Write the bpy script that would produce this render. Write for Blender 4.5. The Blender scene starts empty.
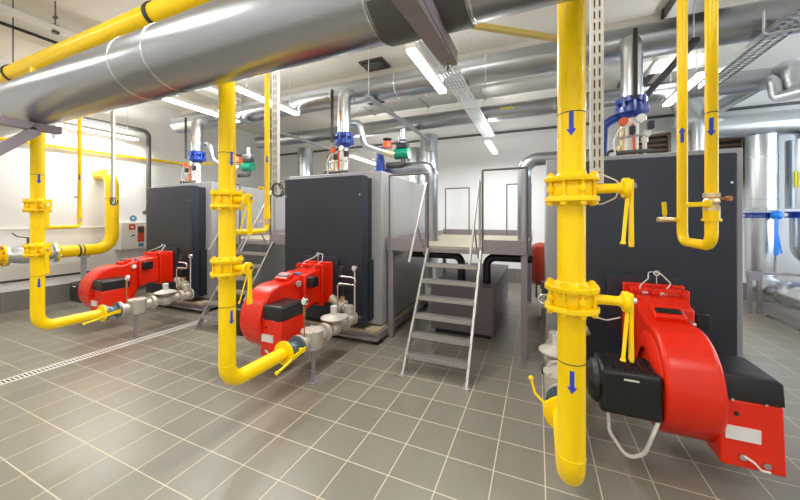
import bpy, bmesh, math, random
from mathutils import Vector, Matrix
random.seed(7)
scene = bpy.context.scene
COL = scene.collection
PI = math.pi

# ------------------------------------------------------------------ materials
def mat(name, color, rough=0.5, metal=0.0, coat=0.0, bump=0.0, bscale=40, var=0.0, vscale=6, spec=0.5, emit=None, estr=0, alpha=1, rvar=0.0):
    m = bpy.data.materials.new(name); m.use_nodes = True
    nt = m.node_tree; b = nt.nodes['Principled BSDF']
    b.inputs['Base Color'].default_value = (*color, 1)
    b.inputs['Roughness'].default_value = rough
    b.inputs['Metallic'].default_value = metal
    b.inputs['Coat Weight'].default_value = coat
    b.inputs['Coat Roughness'].default_value = 0.1
    b.inputs['Specular IOR Level'].default_value = spec
    if alpha < 1: b.inputs['Alpha'].default_value = alpha
    if emit:
        b.inputs['Emission Color'].default_value = (*emit, 1); b.inputs['Emission Strength'].default_value = estr
    tc = nt.nodes.new('ShaderNodeTexCoord')
    if var or rvar:
        n = nt.nodes.new('ShaderNodeTexNoise'); n.inputs['Scale'].default_value = vscale; n.inputs['Detail'].default_value = 5
        nt.links.new(tc.outputs['Object'], n.inputs['Vector'])
        if var:
            mx = nt.nodes.new('ShaderNodeMix'); mx.data_type = 'RGBA'
            mx.inputs[6].default_value = (*[c*(1-var) for c in color], 1)
            mx.inputs[7].default_value = (*[min(1, c*(1+var)) for c in color], 1)
            nt.links.new(n.outputs['Fac'], mx.inputs[0]); nt.links.new(mx.outputs[2], b.inputs['Base Color'])
        if rvar:
            mr = nt.nodes.new('ShaderNodeMapRange'); mr.inputs[3].default_value = max(0.02, rough-rvar); mr.inputs[4].default_value = rough+rvar
            nt.links.new(n.outputs['Fac'], mr.inputs[0]); nt.links.new(mr.outputs[0], b.inputs['Roughness'])
    if bump:
        n2 = nt.nodes.new('ShaderNodeTexNoise'); n2.inputs['Scale'].default_value = bscale; n2.inputs['Detail'].default_value = 3
        nt.links.new(tc.outputs['Object'], n2.inputs['Vector'])
        bp = nt.nodes.new('ShaderNodeBump'); bp.inputs['Strength'].default_value = bump; bp.inputs['Distance'].default_value = 0.01
        nt.links.new(n2.outputs['Fac'], bp.inputs['Height']); nt.links.new(bp.outputs['Normal'], b.inputs['Normal'])
    return m

M = {}
M['yellow'] = mat('yellow_gas_paint', (1.0, 0.67, 0.0), 0.33, coat=0.12, spec=.3)
M['jacket'] = mat('aluminium_jacket', (0.41, 0.43, 0.47), 0.29, 1.0)
M['jacket_light'] = mat('bright_aluminium_jacket', (0.62, 0.65, 0.68), 0.28, 1.0, bump=0.02, bscale=5, var=0.04, vscale=4)
M['galv'] = mat('galvanised_steel', (0.66, 0.68, 0.70), 0.38, 0.9, bump=0.05, bscale=50, var=0.12, vscale=30)
M['galv_pale'] = mat('pale_galvanised_steel', (0.72, 0.71, 0.68), 0.5, 0.4, bump=0.05, bscale=50, var=0.06, vscale=30)
M['zinc_rung'] = mat('brushed_steel', (0.44, 0.42, 0.41), 0.4, 0.6)
M['mauve'] = mat('mauve_grey_steel_paint', (0.26, 0.225, 0.25), 0.5, 0.0, bump=0.05, var=0.12, vscale=5)
M['red'] = mat('red_burner_paint', (0.78, 0.020, 0.002), 0.30, coat=0.25, spec=.4)
M['black'] = mat('black_plastic', (0.012, 0.012, 0.014), 0.35, var=0.1)
M['blackm'] = mat('black_painted_steel', (0.02, 0.02, 0.022), 0.45)
M['pipe_dark'] = mat('dark_grey_pipe', (0.09, 0.09, 0.09), 0.4)
M['door'] = mat('dark_slate_boiler_paint', (0.021, 0.029, 0.046), 0.45, bump=0.03, bscale=90)
M['doorgap'] = mat('boiler_gap', (0.015, 0.018, 0.024), 0.7)
M['frame'] = mat('grey_boiler_frame', (0.36, 0.365, 0.39), 0.45, var=0.04)
M['panel'] = mat('light_grey_boiler_panel', (0.42, 0.43, 0.44), 0.35, 0.35, var=0.04, vscale=3)
M['cream'] = mat('cast_aluminium', (0.56, 0.52, 0.46), 0.45, 0.35, bump=0.1, bscale=120, var=0.08, vscale=20)
M['chrome'] = mat('bright_steel', (0.72, 0.72, 0.72), 0.2, 1.0)
M['gunmetal'] = mat('blue_grey_valve', (0.13, 0.18, 0.22), 0.35, 0.4)
M['brass'] = mat('brass', (0.75, 0.60, 0.36), 0.3, 0.8)
M['copper'] = mat('copper_brown', (0.45, 0.20, 0.09), 0.4, 0.5)
M['blue'] = mat('blue_valve_paint', (0.006, 0.045, 0.34), 0.3, coat=0.3)
M['bluebright'] = mat('bright_blue_handle', (0.0, 0.20, 0.78), 0.3, coat=0.3)
M['arrow'] = mat('blue_marking', (0.03, 0.06, 0.62), 0.5)
M['band'] = mat('dark_marking_band', (0.06, 0.045, 0.06), 0.5)
M['green'] = mat('green_pump', (0.0, 0.22, 0.13), 0.35, coat=0.2)
M['orange'] = mat('orange_red_paint', (0.75, 0.10, 0.02), 0.4)
M['white'] = mat('white_enamel', (0.78, 0.77, 0.72), 0.4)
M['label'] = mat('label_white', (0.80, 0.78, 0.78), 0.5)
M['labelred'] = mat('label_red', (0.62, 0.06, 0.03), 0.5)
M['labelblue'] = mat('label_blue', (0.10, 0.25, 0.50), 0.5)
M['stickyellow'] = mat('yellow_sticker', (0.85, 0.75, 0.02), 0.5)
M['cable'] = mat('white_cable', (0.75, 0.73, 0.70), 0.45)
M['glass'] = mat('gauge_face', (0.85, 0.86, 0.87), 0.15)
M['concrete'] = mat('tan_concrete', (0.45, 0.37, 0.24), 0.8, bump=0.3, bscale=40, var=0.2, vscale=8)
M['lamp'] = mat('lamp_diffuser', (1, 1, 1), 0.5, emit=(1.0, 0.97, 0.90), estr=9)
M['window'] = mat('daylit_frosted_pane', (0.8, 0.85, 0.9), 0.3, emit=(0.74, 0.86, 1.0), estr=5)
M['wall'] = mat('white_wall_plaster', (0.86, 0.86, 0.855), 0.75, bump=0.05, bscale=60, var=0.02, vscale=2)
M['ceil'] = mat('cream_ceiling', (0.76, 0.73, 0.66), 0.85, bump=0.08, bscale=40, var=0.03, vscale=2)
M['wood'] = mat('brown_louvre', (0.30, 0.21, 0.15), 0.6, var=0.1)
M['vent'] = mat('dark_vent', (0.05, 0.045, 0.04), 0.7)
M['redtank'] = mat('dark_red_tank', (0.32, 0.03, 0.01), 0.4)
M['deck'] = mat('beige_deck_plate', (0.36, 0.32, 0.24), 0.5, bump=0.2, bscale=150, var=0.08, vscale=10)
M['tank'] = mat('mauve_tank_steel', (0.17, 0.145, 0.16), 0.45, 0.1, bump=0.03, var=0.1)

M['strut'] = mat('yellow_passivated_strut', (0.58, 0.44, 0.12), 0.45, 0.3)
M['rail'] = mat('backlit_mauve_rail', (0.11, 0.095, 0.10), 0.45)  # mauve darkened so the backlit look of the rails sits in the colour
def tile_material(name, x0, y0, T, c_tile, c_grout, gw, axes=('X', 'Y'), rough=0.3, vary=0.10):
    m = bpy.data.materials.new(name); m.use_nodes = True
    nt = m.node_tree; N = nt.nodes.new; L = nt.links.new; b = nt.nodes['Principled BSDF']
    g = N('ShaderNodeNewGeometry'); s = N('ShaderNodeSeparateXYZ'); L(g.outputs['Position'], s.inputs[0])
    def mth(op, a, bb=None, c=None):
        n = N('ShaderNodeMath'); n.operation = op
        for i, v in enumerate((a, bb, c)):
            if v is None: continue
            if isinstance(v, (int, float)): n.inputs[i].default_value = v
            else: L(v, n.inputs[i])
        return n.outputs[0]
    u = mth('DIVIDE', mth('SUBTRACT', s.outputs[axes[0]], x0), T)
    v = mth('DIVIDE', mth('SUBTRACT', s.outputs[axes[1]], y0), T)
    def edge(t):
        f = mth('FRACT', t); d = mth('ABSOLUTE', mth('SUBTRACT', f, 0.5))
        return mth('GREATER_THAN', d, 0.5-gw/T/2)
    gr = mth('MAXIMUM', edge(u), edge(v))
    cb = N('ShaderNodeCombineXYZ'); L(mth('FLOOR', u), cb.inputs[0]); L(mth('FLOOR', v), cb.inputs[1])
    wn = N('ShaderNodeTexWhiteNoise'); wn.noise_dimensions = '3D'; L(cb.outputs[0], wn.inputs['Vector'])
    ns = N('ShaderNodeTexNoise'); ns.inputs['Scale'].default_value = 2.2; ns.inputs['Detail'].default_value = 6; L(g.outputs['Position'], ns.inputs['Vector'])
    nf = N('ShaderNodeTexNoise'); nf.inputs['Scale'].default_value = 90; nf.inputs['Detail'].default_value = 3; L(g.outputs['Position'], nf.inputs['Vector'])
    k = mth('ADD', mth('MULTIPLY', wn.outputs[0], vary), mth('ADD', mth('MULTIPLY', ns.outputs['Fac'], 0.14), mth('MULTIPLY', nf.outputs['Fac'], 0.10)))
    k = mth('ADD', k, 1-vary/2-0.12)
    hs = N('ShaderNodeVectorMath'); hs.operation = 'SCALE'; hs.inputs[0].default_value = c_tile; L(k, hs.inputs['Scale'])
    mx = N('ShaderNodeMix'); mx.data_type = 'RGBA'; L(gr, mx.inputs[0]); L(hs.outputs[0], mx.inputs[6]); mx.inputs[7].default_value = (*c_grout, 1)
    L(mx.outputs[2], b.inputs['Base Color'])
    r = mth('ADD', mth('MULTIPLY', gr, 0.4), mth('ADD', rough-0.05, mth('MULTIPLY', ns.outputs['Fac'], 0.12)))
    L(r, b.inputs['Roughness'])
    bp = N('ShaderNodeBump'); bp.inputs['Strength'].default_value = 0.25; bp.inputs['Distance'].default_value = 0.003
    L(mth('SUBTRACT', mth('MULTIPLY', nf.outputs['Fac'], 0.15), gr), bp.inputs['Height']); L(bp.outputs['Normal'], b.inputs['Normal'])
    return m
M['floor'] = tile_material('grey_floor_tiles', -2.8605*0.3, 4.981*0.3, 0.3, (0.225, 0.208, 0.168), (0.58, 0.52, 0.40), 0.0065)
M['wains_y'] = tile_material('grey_skirting_tiles_side', 0.0, 0.0, 0.45, (0.20, 0.19, 0.17), (0.33, 0.31, 0.27), 0.006, ('Y', 'Z'))
M['wains_x'] = tile_material('grey_skirting_tiles_back', 0.0, 0.0, 0.45, (0.20, 0.19, 0.17), (0.33, 0.31, 0.27), 0.006, ('X', 'Z'))

# ------------------------------------------------------------------ mesh builder
def fillet(pts, r, n=8):
    pts = [Vector(p) for p in pts]
    out = [pts[0]]
    for i in range(1, len(pts)-1):
        a, b, c = pts[i-1], pts[i], pts[i+1]
        d1 = (a-b); d2 = (c-b); l1, l2 = d1.length, d2.length; d1.normalize(); d2.normalize()
        ang = d1.angle(d2)
        if ang > PI-0.02: out.append(b); continue
        rr = r
        t = rr/math.tan(ang/2)
        t = min(t, l1*0.49 if i > 1 else l1*0.98, l2*0.49 if i < len(pts)-2 else l2*0.98)
        rr = t*math.tan(ang/2)
        bis = (d1+d2).normalized(); cen = b+bis*(rr/math.sin(ang/2))
        s = b+d1*t; e = b+d2*t
        v0 = s-cen; v1 = e-cen; tot = v0.angle(v1); ax = v0.cross(v1).normalized()
        for k in range(n+1):
            out.append(cen+Matrix.Rotation(tot*k/n, 3, ax) @ v0)
    out.append(pts[-1])
    return out

class MB:
    def __init__(s): s.bm = bmesh.new()
    def faces(s, vs, fs):
        v = [s.bm.verts.new(p) for p in vs]
        for f in fs:
            try: s.bm.faces.new([v[i] for i in f])
            except ValueError: pass
        return s
    def box(s, x0, x1, y0, y1, z0, z1, M4=None):
        vs = [Vector(p) for p in ((x0,y0,z0),(x1,y0,z0),(x1,y1,z0),(x0,y1,z0),(x0,y0,z1),(x1,y0,z1),(x1,y1,z1),(x0,y1,z1))]
        if M4: vs = [M4 @ v for v in vs]
        return s.faces(vs, [(3,2,1,0),(4,5,6,7),(0,1,5,4),(1,2,6,5),(2,3,7,6),(3,0,4,7)])
    def beam(s, a, b, w, h, up=(0,0,1)):
        a, b = Vector(a), Vector(b); d = (b-a).normalized(); up = Vector(up)
        if abs(d.dot(up)) > 0.99: up = Vector((0,1,0))
        sx = d.cross(up).normalized()*w/2; sz = sx.cross(d).normalized()*h/2
        vs = [a-sx-sz, a+sx-sz, a+sx+sz, a-sx+sz, b-sx-sz, b+sx-sz, b+sx+sz, b-sx+sz]
        return s.faces(vs, [(0,1,2,3),(7,6,5,4),(0,4,5,1),(1,5,6,2),(2,6,7,3),(3,7,4,0)])
    def rev(s, a, ax, prof, n=28, full=True):
        # prof: list of (t along ax, radius)
        a = Vector(a); ax = Vector(ax).normalized()
        up = Vector((0,0,1)) if abs(ax.z) < 0.9 else Vector((0,1,0))
        u = ax.cross(up).normalized(); w = ax.cross(u)
        rings = []
        for t, r in prof:
            if r <= 1e-6: rings.append([s.bm.verts.new(a+ax*t)])
            else: rings.append([s.bm.verts.new(a+ax*t+(u*math.cos(2*PI*k/n)+w*math.sin(2*PI*k/n))*r) for k in range(n)])
        for i in range(len(rings)-1):
            A, B = rings[i], rings[i+1]
            for k in range(n):
                k2 = (k+1) % n
                if len(A) == 1 and len(B) == 1: continue
                if len(A) == 1: s.bm.faces.new((A[0], B[k], B[k2]))
                elif len(B) == 1: s.bm.faces.new((A[k2], A[k], B[0]))
                else: s.bm.faces.new((A[k], B[k], B[k2], A[k2]))
        return s
    def cyl(s, a, b, r, n=24, r2=None):
        a, b = Vector(a), Vector(b); L = (b-a).length
        return s.rev(a, b-a, [(0,0),(0,r),(L, r if r2 is None else r2),(L,0)], n)
    def ball(s, c, r, n=20, sc=(1,1,1)):
        c = Vector(c); K = 10
        st = len(s.bm.verts)
        s.rev((0,0,0), (0,0,1), [(-r*math.cos(PI*i/K), r*math.sin(PI*i/K)) for i in range(K+1)], n)
        s.bm.verts.ensure_lookup_table()
        for v in s.bm.verts[st:]: v.co = Vector((v.co.x*sc[0], v.co.y*sc[1], v.co.z*sc[2]))+c
        return s
    def tube(s, pts, r, bend=0.1, n=20, seg=8, cap=True):
        P = fillet(pts, bend, seg) if len(pts) > 2 else [Vector(p) for p in pts]
        Q = [P[0]]
        for p in P[1:]:
            if (p-Q[-1]).length > 1e-5: Q.append(p)
        P = Q
        t0 = (P[1]-P[0]).normalized(); up = Vector((0,0,1)) if abs(t0.z) < 0.9 else Vector((0,1,0))
        u = t0.cross(up).normalized(); rings = []
        for i, p in enumerate(P):
            if i == 0: t = P[1]-P[0]
            elif i == len(P)-1: t = P[-1]-P[-2]
            else: t = (P[i+1]-p).normalized()+(p-P[i-1]).normalized()
            t.normalize(); u = (u-t*u.dot(t)).normalized(); w = t.cross(u)
            rings.append([s.bm.verts.new(p+(u*math.cos(2*PI*k/n)+w*math.sin(2*PI*k/n))*r) for k in range(n)])
        for i in range(len(rings)-1):
            for k in range(n):
                k2 = (k+1) % n
                s.bm.faces.new((rings[i][k], rings[i][k2], rings[i+1][k2], rings[i+1][k]))
        if cap:
            s.bm.faces.new(rings[0][::-1]); s.bm.faces.new(rings[-1])
        return s
    def prism(s, prof, x0, x1, axis='X'):
        # prof: list of (y,z), extruded along X
        n = len(prof)
        vs = [(x0, y, z) for y, z in prof]+[(x1, y, z) for y, z in prof]
        fs = [tuple(range(n))[::-1], tuple(range(n, 2*n))]+[(i, (i+1) % n, n+(i+1) % n, n+i) for i in range(n)]
        return s.faces(vs, fs)
    def loft(s, rings):
        vs = [p for r in rings for p in r]; n = len(rings[0]); fs = []
        for i in range(len(rings)-1):
            for k in range(n): fs.append((i*n+k, i*n+(k+1) % n, (i+1)*n+(k+1) % n, (i+1)*n+k))
        fs.append(tuple(range(n))[::-1]); fs.append(tuple((len(rings)-1)*n+k for k in range(n)))
        return s.faces(vs, fs)
    def hexnut(s, a, ax, r, h): return s.rev(a, ax, [(0,0),(0,r),(h,r),(h,0)], 6)

def build(name, mb, m, parent=None, bevel=0, seg=2, angle=35):
    bm = mb.bm
    bmesh.ops.recalc_face_normals(bm, faces=bm.faces[:])
    off = Vector((0,0,0)); p = parent
    while p is not None: off += Vector(p.location); p = p.parent
    if off.length: bmesh.ops.translate(bm, verts=bm.verts[:], vec=-off)
    me = bpy.data.meshes.new(name); bm.to_mesh(me); bm.free()
    me.materials.append(M[m] if isinstance(m, str) else m)
    me.shade_smooth(); me.set_sharp_from_angle(angle=math.radians(angle))
    o = bpy.data.objects.new(name, me); COL.objects.link(o)
    if parent: o.parent = parent
    if bevel:
        b = o.modifiers.new('bevel', 'BEVEL'); b.width = bevel; b.segments = seg; b.limit_method = 'ANGLE'; b.angle_limit = math.radians(40); b.harden_normals = False
    return o
def tag(o, label, cat, group=None, kind=None):
    if label: o['label'] = label
    if cat: o['category'] = cat
    if group: o['group'] = group
    if kind: o['kind'] = kind
    return o
def thing(name, label, cat, loc=(0,0,0), group=None):
    o = bpy.data.objects.new(name, None); COL.objects.link(o); o.location = loc; o.empty_display_size = 0.1
    return tag(o, label, cat, group)
def struct(name, mb, m, bevel=0):
    o = build(name, mb, m, None, bevel); o['kind'] = 'structure'; return o
def copy_tree(o, loc, label=None, group=None):
    def rec(x, par):
        c = x.copy(); COL.objects.link(c)
        if par is not None: c.parent = par
        for ch in [q for q in x.children]: rec(ch, c)
        return c
    r = rec(o, None); r.location = loc
    if label: r['label'] = label
    if group: r['group'] = group
    return r

# ------------------------------------------------------------------ room
XL, XR, YB, YF, ZC = -8.25, 5.6, 8.3, -1.7, 4.25
struct('floor', MB().box(XL-.1, XR+.1, YF-.1, YB+.1, -.1, 0), 'floor')
struct('ceiling', MB().box(XL-.1, XR+.1, YF-.1, YB+.1, ZC, ZC+.1), 'ceil')
struct('wall_left', MB().box(XL-.1, XL, YF-.1, YB+.1, 0, ZC), 'wall')
struct('wall_back', MB().box(XL, XR, YB, YB+.1, 0, ZC), 'wall')
struct('wall_front', MB().box(XL, XR, YF-.1, YF, 0, ZC), 'wall')
w = MB()
w.box(XR, XR+.1, YF, 3.0, 0, ZC).box(XR, XR+.1, 7.6, YB, 0, ZC).box(XR, XR+.1, 3.0, 7.6, 0, 1.0).box(XR, XR+.1, 3.0, 7.6, 3.7, ZC)
struct('wall_right', w, 'wall')
struct('baseboard_left', MB().box(XL, XL+.012, YF, YB, 0, .345), 'wains_y')
struct('baseboard_back', MB().box(XL+.012, XR, YB-.012, YB, 0, .345), 'wains_x')
struct('trim_1', MB().box(XL+.012, XR, 5.12, 5.45, ZC-.20, ZC), 'ceil')      # downstand beam along the ceiling
struct('trim_2', MB().box(-6.5, -6.12, YF, 5.12, ZC-.2, ZC), 'ceil')
wf = MB()
for k in range(4):
    y = 3.0+k*4.6/3; wf.box(XR+.01, XR+.07, y-.03, y+.03, 1.0, 3.7)
wf.box(XR+.01, XR+.07, 3.0, 7.6, 1.0, 1.06).box(XR+.01, XR+.07, 3.0, 7.6, 3.64, 3.7)
win = struct('window_1', wf, 'white')
pn = build('pane', MB().box(XR+.035, XR+.045, 3.03, 7.57, 1.06, 3.64), 'window', win); pn['kind'] = 'structure'

# ------------------------------------------------------------------ drain
t = thing('floor_drain', 'long slotted steel drain channel set in the floor tiles on the left', 'drain', (-4.8, 2.3, 0))
d = MB().box(-4.865, -4.845, .9, 6.9, 0, .004).box(-4.745, -4.725, .9, 6.9, 0, .004)
build('frame', d, 'galv_pale', t)
g = MB()
y = .9
while y < 6.9: g.box(-4.845, -4.745, y, y+.014, .0005, .0035); y += .03
build('grating', g, 'galv_pale', t)
build('trough', MB().box(-4.845, -4.745, .9, 6.9, .0001, .0004), 'blackm', t)

# ------------------------------------------------------------------ lamps
def lamp(X, Y0, Y1, Z, label, w=.12, power=60, group='ceiling strip lights'):
    t = thing('strip_light', label, 'light', (X, (Y0+Y1)/2, Z), group)
    build('housing', MB().box(X-w/2, X+w/2, Y0, Y1, Z+.02, Z+.07), 'white', t, .008)
    build('diffuser', MB().box(X-w/2+.008, X+w/2-.008, Y0+.02, Y1-.02, Z-.012, Z+.02), 'lamp', t, .008)
    h = MB()
    for y in (Y0+.2, Y1-.2): h.cyl((X, y, Z+.07), (X, y, ZC), .004, 8)
    build('hanger', h, 'galv', t)
    L = bpy.data.lights.new('tube', 'AREA'); L.shape = 'RECTANGLE'; L.size = w*.8; L.size_y = (Y1-Y0)*.96; L.energy = power; L.color = (1.0, .99, .965)
    lo = bpy.data.objects.new('tube_and_fill_light', L); COL.objects.link(lo); lo.parent = t; lo.location = (0, 0, -.03)
    up_fill = L.copy(); up_fill.energy = power*.32; l2 = bpy.data.objects.new('tube_and_fill_light', up_fill); COL.objects.link(l2); l2.parent = t; l2.location = (0, 0, .085); l2.rotation_euler = (PI, 0, 0)  # second area light facing up, added to brighten the ceiling
    return t
lamp(-1.22, 3.08, 4.36, 3.36, 'bright strip light hanging under the ceiling beside the wide ribbed tray')
lamp(-.86, 6.1, 7.3, 3.02, 'small distant strip light hanging in front of the back wall')
lamp(-5.05, 2.9, 4.2, 3.36, 'long bright strip light just under the big duct, above the left boiler')
lamp(-3.76, 3.05, 4.3, 3.36, 'strip light seen between the middle gas riser and its thin bypass pipe')
lamp(-7.9, 2.76, 4.05, 3.27, 'strip light near the left wall, above the wall gas pipe')
lamp(1.85, 5.0, 6.25, 3.36, 'glaring strip light behind the pair of yellow pipes on the right')
lamp(-3.9, 6.2, 7.5, 3.0, 'strip light at the back, low behind the middle boiler')
for i, (x, y) in enumerate(((-6.3, -.9), (-3.6, -.9), (-1.0, -.9), (1.7, -.9), (4.2, 1.5), (-1.2, .35))):  # unseen lamps added to brighten the room from the camera side
    lamp(x, y, y+1.27, 3.9, 'added fill strip light out of view above the camera side of the room', power=50, group='added fill strip lights on the camera side')

# ------------------------------------------------------------------ big front duct
DY, DZ, DR = 1.295, 2.625, .2
t = thing('overhead_duct', 'huge shiny aluminium clad duct crossing the top of the view', 'duct', (0, DY, DZ))
build('shell', MB().cyl((-8.2, DY, DZ), (2.5, DY, DZ), DR, 96), 'jacket', t)
for x in (-5.6, -4.2, -2.47, -2.12, -.66, -.24, 1.2):
    build('seam_band', MB().rev((x-.006, DY, DZ), (1,0,0), [(0,DR),(.002,DR+.004),(.01,DR+.004),(.012,DR)], 96), 'chrome', t)
sd = MB()
R1, R0 = DR+.014, DR+.001; n = 24; rings = []
A = [PI*(1.22+.55*k/n) for k in range(n+1)]
vs = []
for a in A: vs += [(-.64, DY+R1*math.cos(a), DZ+R1*math.sin(a)), (-.26, DY+R1*math.cos(a), DZ+R1*math.sin(a)), (-.26, DY+R0*math.cos(a), DZ+R0*math.sin(a)), (-.64, DY+R0*math.cos(a), DZ+R0*math.sin(a))]
fs = []
for k in range(n):
    b = 4*k
    for q in range(4): fs.append((b+q, b+(q+1) % 4, b+4+(q+1) % 4, b+4+q))
fs += [(0,1,2,3), (4*n, 4*n+1, 4*n+2, 4*n+3)]
sd.faces(vs, fs)
o = build('saddle_plate', sd, 'pipe_dark', t); o['label'] = 'dark grey saddle plate under the duct'
# brackets under the duct
def bracket(X, label, brace, E=1.54):
    t = thing('steel_bracket', label, 'bracket', (X, .9, 2.38))
    m = MB().box(X-.035, X+.035, YF, E, 2.36, 2.366).box(X-.035, X+.035, YF, E, 2.418, 2.424).box(X-.035, X-.029, YF, E, 2.366, 2.418).box(X+.029, X+.035, YF, E, 2.366, 2.418).box(X-.029, X+.029, E-.004, E, 2.366, 2.418)
    build('arm', m, 'mauve', t)
    if brace: build('brace', MB().beam((X, 1.27, 2.36), (X, .20, 1.30), .07, .075), 'mauve', t)
    else: build('haunch', MB().faces([(X-.055, .5, 2.30), (X+.035, .5, 2.30), (X+.03, 1.5, 2.355), (X-.035, 1.5, 2.355), (X-.055, .5, 2.36), (X+.035, .5, 2.36), (X+.03, 1.5, 2.36), (X-.035, 1.5, 2.36)], [(3,2,1,0),(4,5,6,7),(0,1,5,4),(1,2,6,5),(2,3,7,6),(3,0,4,7)]), 'mauve', t)
    build('bolt', MB().cyl((X, E-.04, 2.315), (X, E-.04, 2.36), .012, 12), 'chrome', t)
    return t
bracket(-.395, 'mauve grey steel bracket arm under the big duct at top centre', False)
bracket(-3.97, 'mauve grey steel bracket with diagonal brace under the duct at far left', True, 1.42)

# ------------------------------------------------------------------ gas header + risers
PY, PZ, PR = 1.62, .405, .057
PX = {1: -5.03, 2: -2.068, 3: .139}
t = thing('gas_header', 'yellow gas header pipe running behind and above the big duct', 'pipe', (-3, PY, 3.30))
build('pipe', MB().cyl((-8.24, PY, 3.30), (.25, PY, 3.30), .085, 40), 'yellow', t)
build('weld_seam', MB().rev((-3.1, PY, 3.30), (1,0,0), [(0,.085),(.004,.088),(.012,.088),(.016,.085)], 40), 'yellow', t)
for x in (-5.65, -2.92):
    t = thing('pipe_hanger', 'black hanger strap round the yellow header' + (' beside the thin ceiling rod' if x > -4 else ' at the far left edge'), 'hanger', (x, PY, 3.30))
    build('strap', MB().rev((x-.02, PY, 3.30), (1,0,0), [(0,.087),(0,.096),(.04,.096),(.04,.087)], 40), 'blackm', t)
    build('rod', MB().cyl((x, PY, 3.395), (x, PY, ZC), .006, 8), 'blackm', t)

def arrow_on(X, Y, R, zc, L, wd, parent, ang, up=False, m='arrow'):
    # marking arrow wrapped on a vertical pipe, facing ang (radians round z)
    mb = MB(); s = 1 if up else -1; Rr = R+.0012
    def pt(u, z):
        a = ang+u/R; return (X+Rr*math.cos(a), Y+Rr*math.sin(a), z)
    h = L*.30; vs = []; fs = []
    nn = 6
    zt = zc-s*L/2; zm = zc+s*(L/2-h); ze = zc+s*L/2
    w2 = wd*.22
    for k in range(nn+1):
        u = -w2+2*w2*k/nn; vs += [pt(u, zt), pt(u, zm)]
    for k in range(nn): fs.append((2*k, 2*k+2, 2*k+3, 2*k+1))
    b = len(vs)
    for k in range(nn+1):
        u = -wd/2+wd*k/nn; q = 1-abs(u)/(wd/2)
        vs += [pt(u, zm), pt(u, zm+s*h*q)]
    for k in range(nn): fs.append((b+2*k, b+2*k+2, b+2*k+3, b+2*k+1))
    mb.faces(vs, fs)
    bmesh.ops.remove_doubles(mb.bm, verts=mb.bm.verts[:], dist=1e-5)
    return build('flow_arrow', mb, m, parent)
def ring(X, Y, R, z, parent, h=.004, m='band'):
    return build('marking_band', MB().rev((X, Y, z-h/2), (0,0,1), [(0,R),(0,R+.0015),(h,R+.0015),(h,R)], 32), m, parent)

lab = {1: 'thick yellow gas riser at the far left, crossing in front of the wall pipe', 2: 'thick yellow gas riser in front of the gap between left and middle boiler', 3: 'thick yellow gas riser right of centre, nearest and largest'}
for i in (1, 2, 3):
    X = PX[i]
    t = thing('gas_riser', lab[i], 'pipe', (X, PY, .355), 'main gas risers')
    build('pipe', MB().tube([(X, PY, 3.30), (X, PY, PZ), (X, 2.19, PZ)], PR, .135, 40, 14), 'yellow', t)
    build('weld_seam', MB().rev((X, PY, PZ+.135), (0,0,1), [(0,PR),(.003,PR+.002),(.007,PR+.002),(.01,PR)], 40), 'yellow', t)
    fl = MB().rev((X, 2.17, PZ), (0,1,0), [(0,0),(0,.075),(.004,.105),(.022,.105),(.022,0)], 40)
    build('end_flange', fl, 'yellow', t)
    a = math.atan2(-PY, -X)
    ring(X, PY, PR, 2.075, t); ring(X, PY, PR, .97, t)
    if i == 1: a += .18
    if i == 2: a += .5
    arrow_on(X, PY, PR, 2.02 if i == 3 else 2.03, .105, .04, t, a, m='arrow' if i == 3 else 'arrow')
    arrow_on(X, PY, PR, .895, .10, .04, t, a if i != 3 else a+.05)

# butterfly valve prototype, origin on pipe axis
def butterfly(name_loc, label, rot=0.0):
    t = thing('butterfly_valve', label, 'valve', (0,0,0), 'butterfly valves on the gas risers')
    for s in (-1, 1):
        z0 = .033 if s > 0 else -.033
        build('flange', MB().rev((0,0,z0), (0,0,s), [(0,.05),(0,.108),(.003,.11),(.02,.11),(.023,.107),(.023,.072),(.034,.062),(.042,.058),(.042,.05)], 40), 'yellow', t)
    bd = MB().rev((0,0,-.032), (0,0,1), [(0,.04),(0,.082),(.010,.086),(.054,.086),(.064,.082),(.064,.04)], 40)
    for k in range(4):
        a = PI/8+k*PI/2; bd.cyl((.092*math.cos(a), .092*math.sin(a), -.012), (.092*math.cos(a), .092*math.sin(a), .012), .016, 14)
    build('body', bd, 'yellow', t)
    for k in range(8):
        a = PI/8+k*PI/4; x, y = .092*math.cos(a), .092*math.sin(a)
        b = MB().cyl((x, y, -.074), (x, y, .074), .0075, 10).hexnut((x, y, .056), (0,0,1), .015, .013).hexnut((x, y, -.069), (0,0,1), .015, .013)
        build('bolt', b, 'yellow', t)
    st = MB().rev((.075, 0, 0), (1,0,0), [(0,0),(0,.026),(.03,.022),(.10,.020),(.112,.026),(.116,.026),(.116,0)], 24)
    build('stem_neck', st, 'yellow', t)
    build('top_plate', MB().rev((.191, 0, 0), (1,0,0), [(0,0),(0,.040),(.003,.043),(.022,.043),(.026,.040),(.026,0)], 28), 'yellow', t)
    lv = MB()
    lv.loft([[(.222+dx, dy, z) for dx, dy in ((-.005,-w), (.008,-w), (.008,w), (-.005,w))] for z, w in ((.035,.016), (.02,.019), (-.06,.013), (-.15,.015), (-.235,.021), (-.25,.016))])
    build('lever', lv, 'yellow', t, .003)
    tr = MB().beam((.212, 0, -.01), (.185, -.05, -.225), .014, .007).beam((.185, -.05, -.225), (.182, -.055, -.235), .02, .008)
    build('trigger', tr, 'yellow', t, .002)
    build('spindle', MB().hexnut((.217, 0, .008), (1,0,0), .013, .024), 'chrome', t)
    t.location = name_loc
    return t
vl = {1: 'far left gas riser, beside the bypass pipe elbow', 2: 'middle gas riser', 3: 'largest gas riser'}
b0 = None
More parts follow.
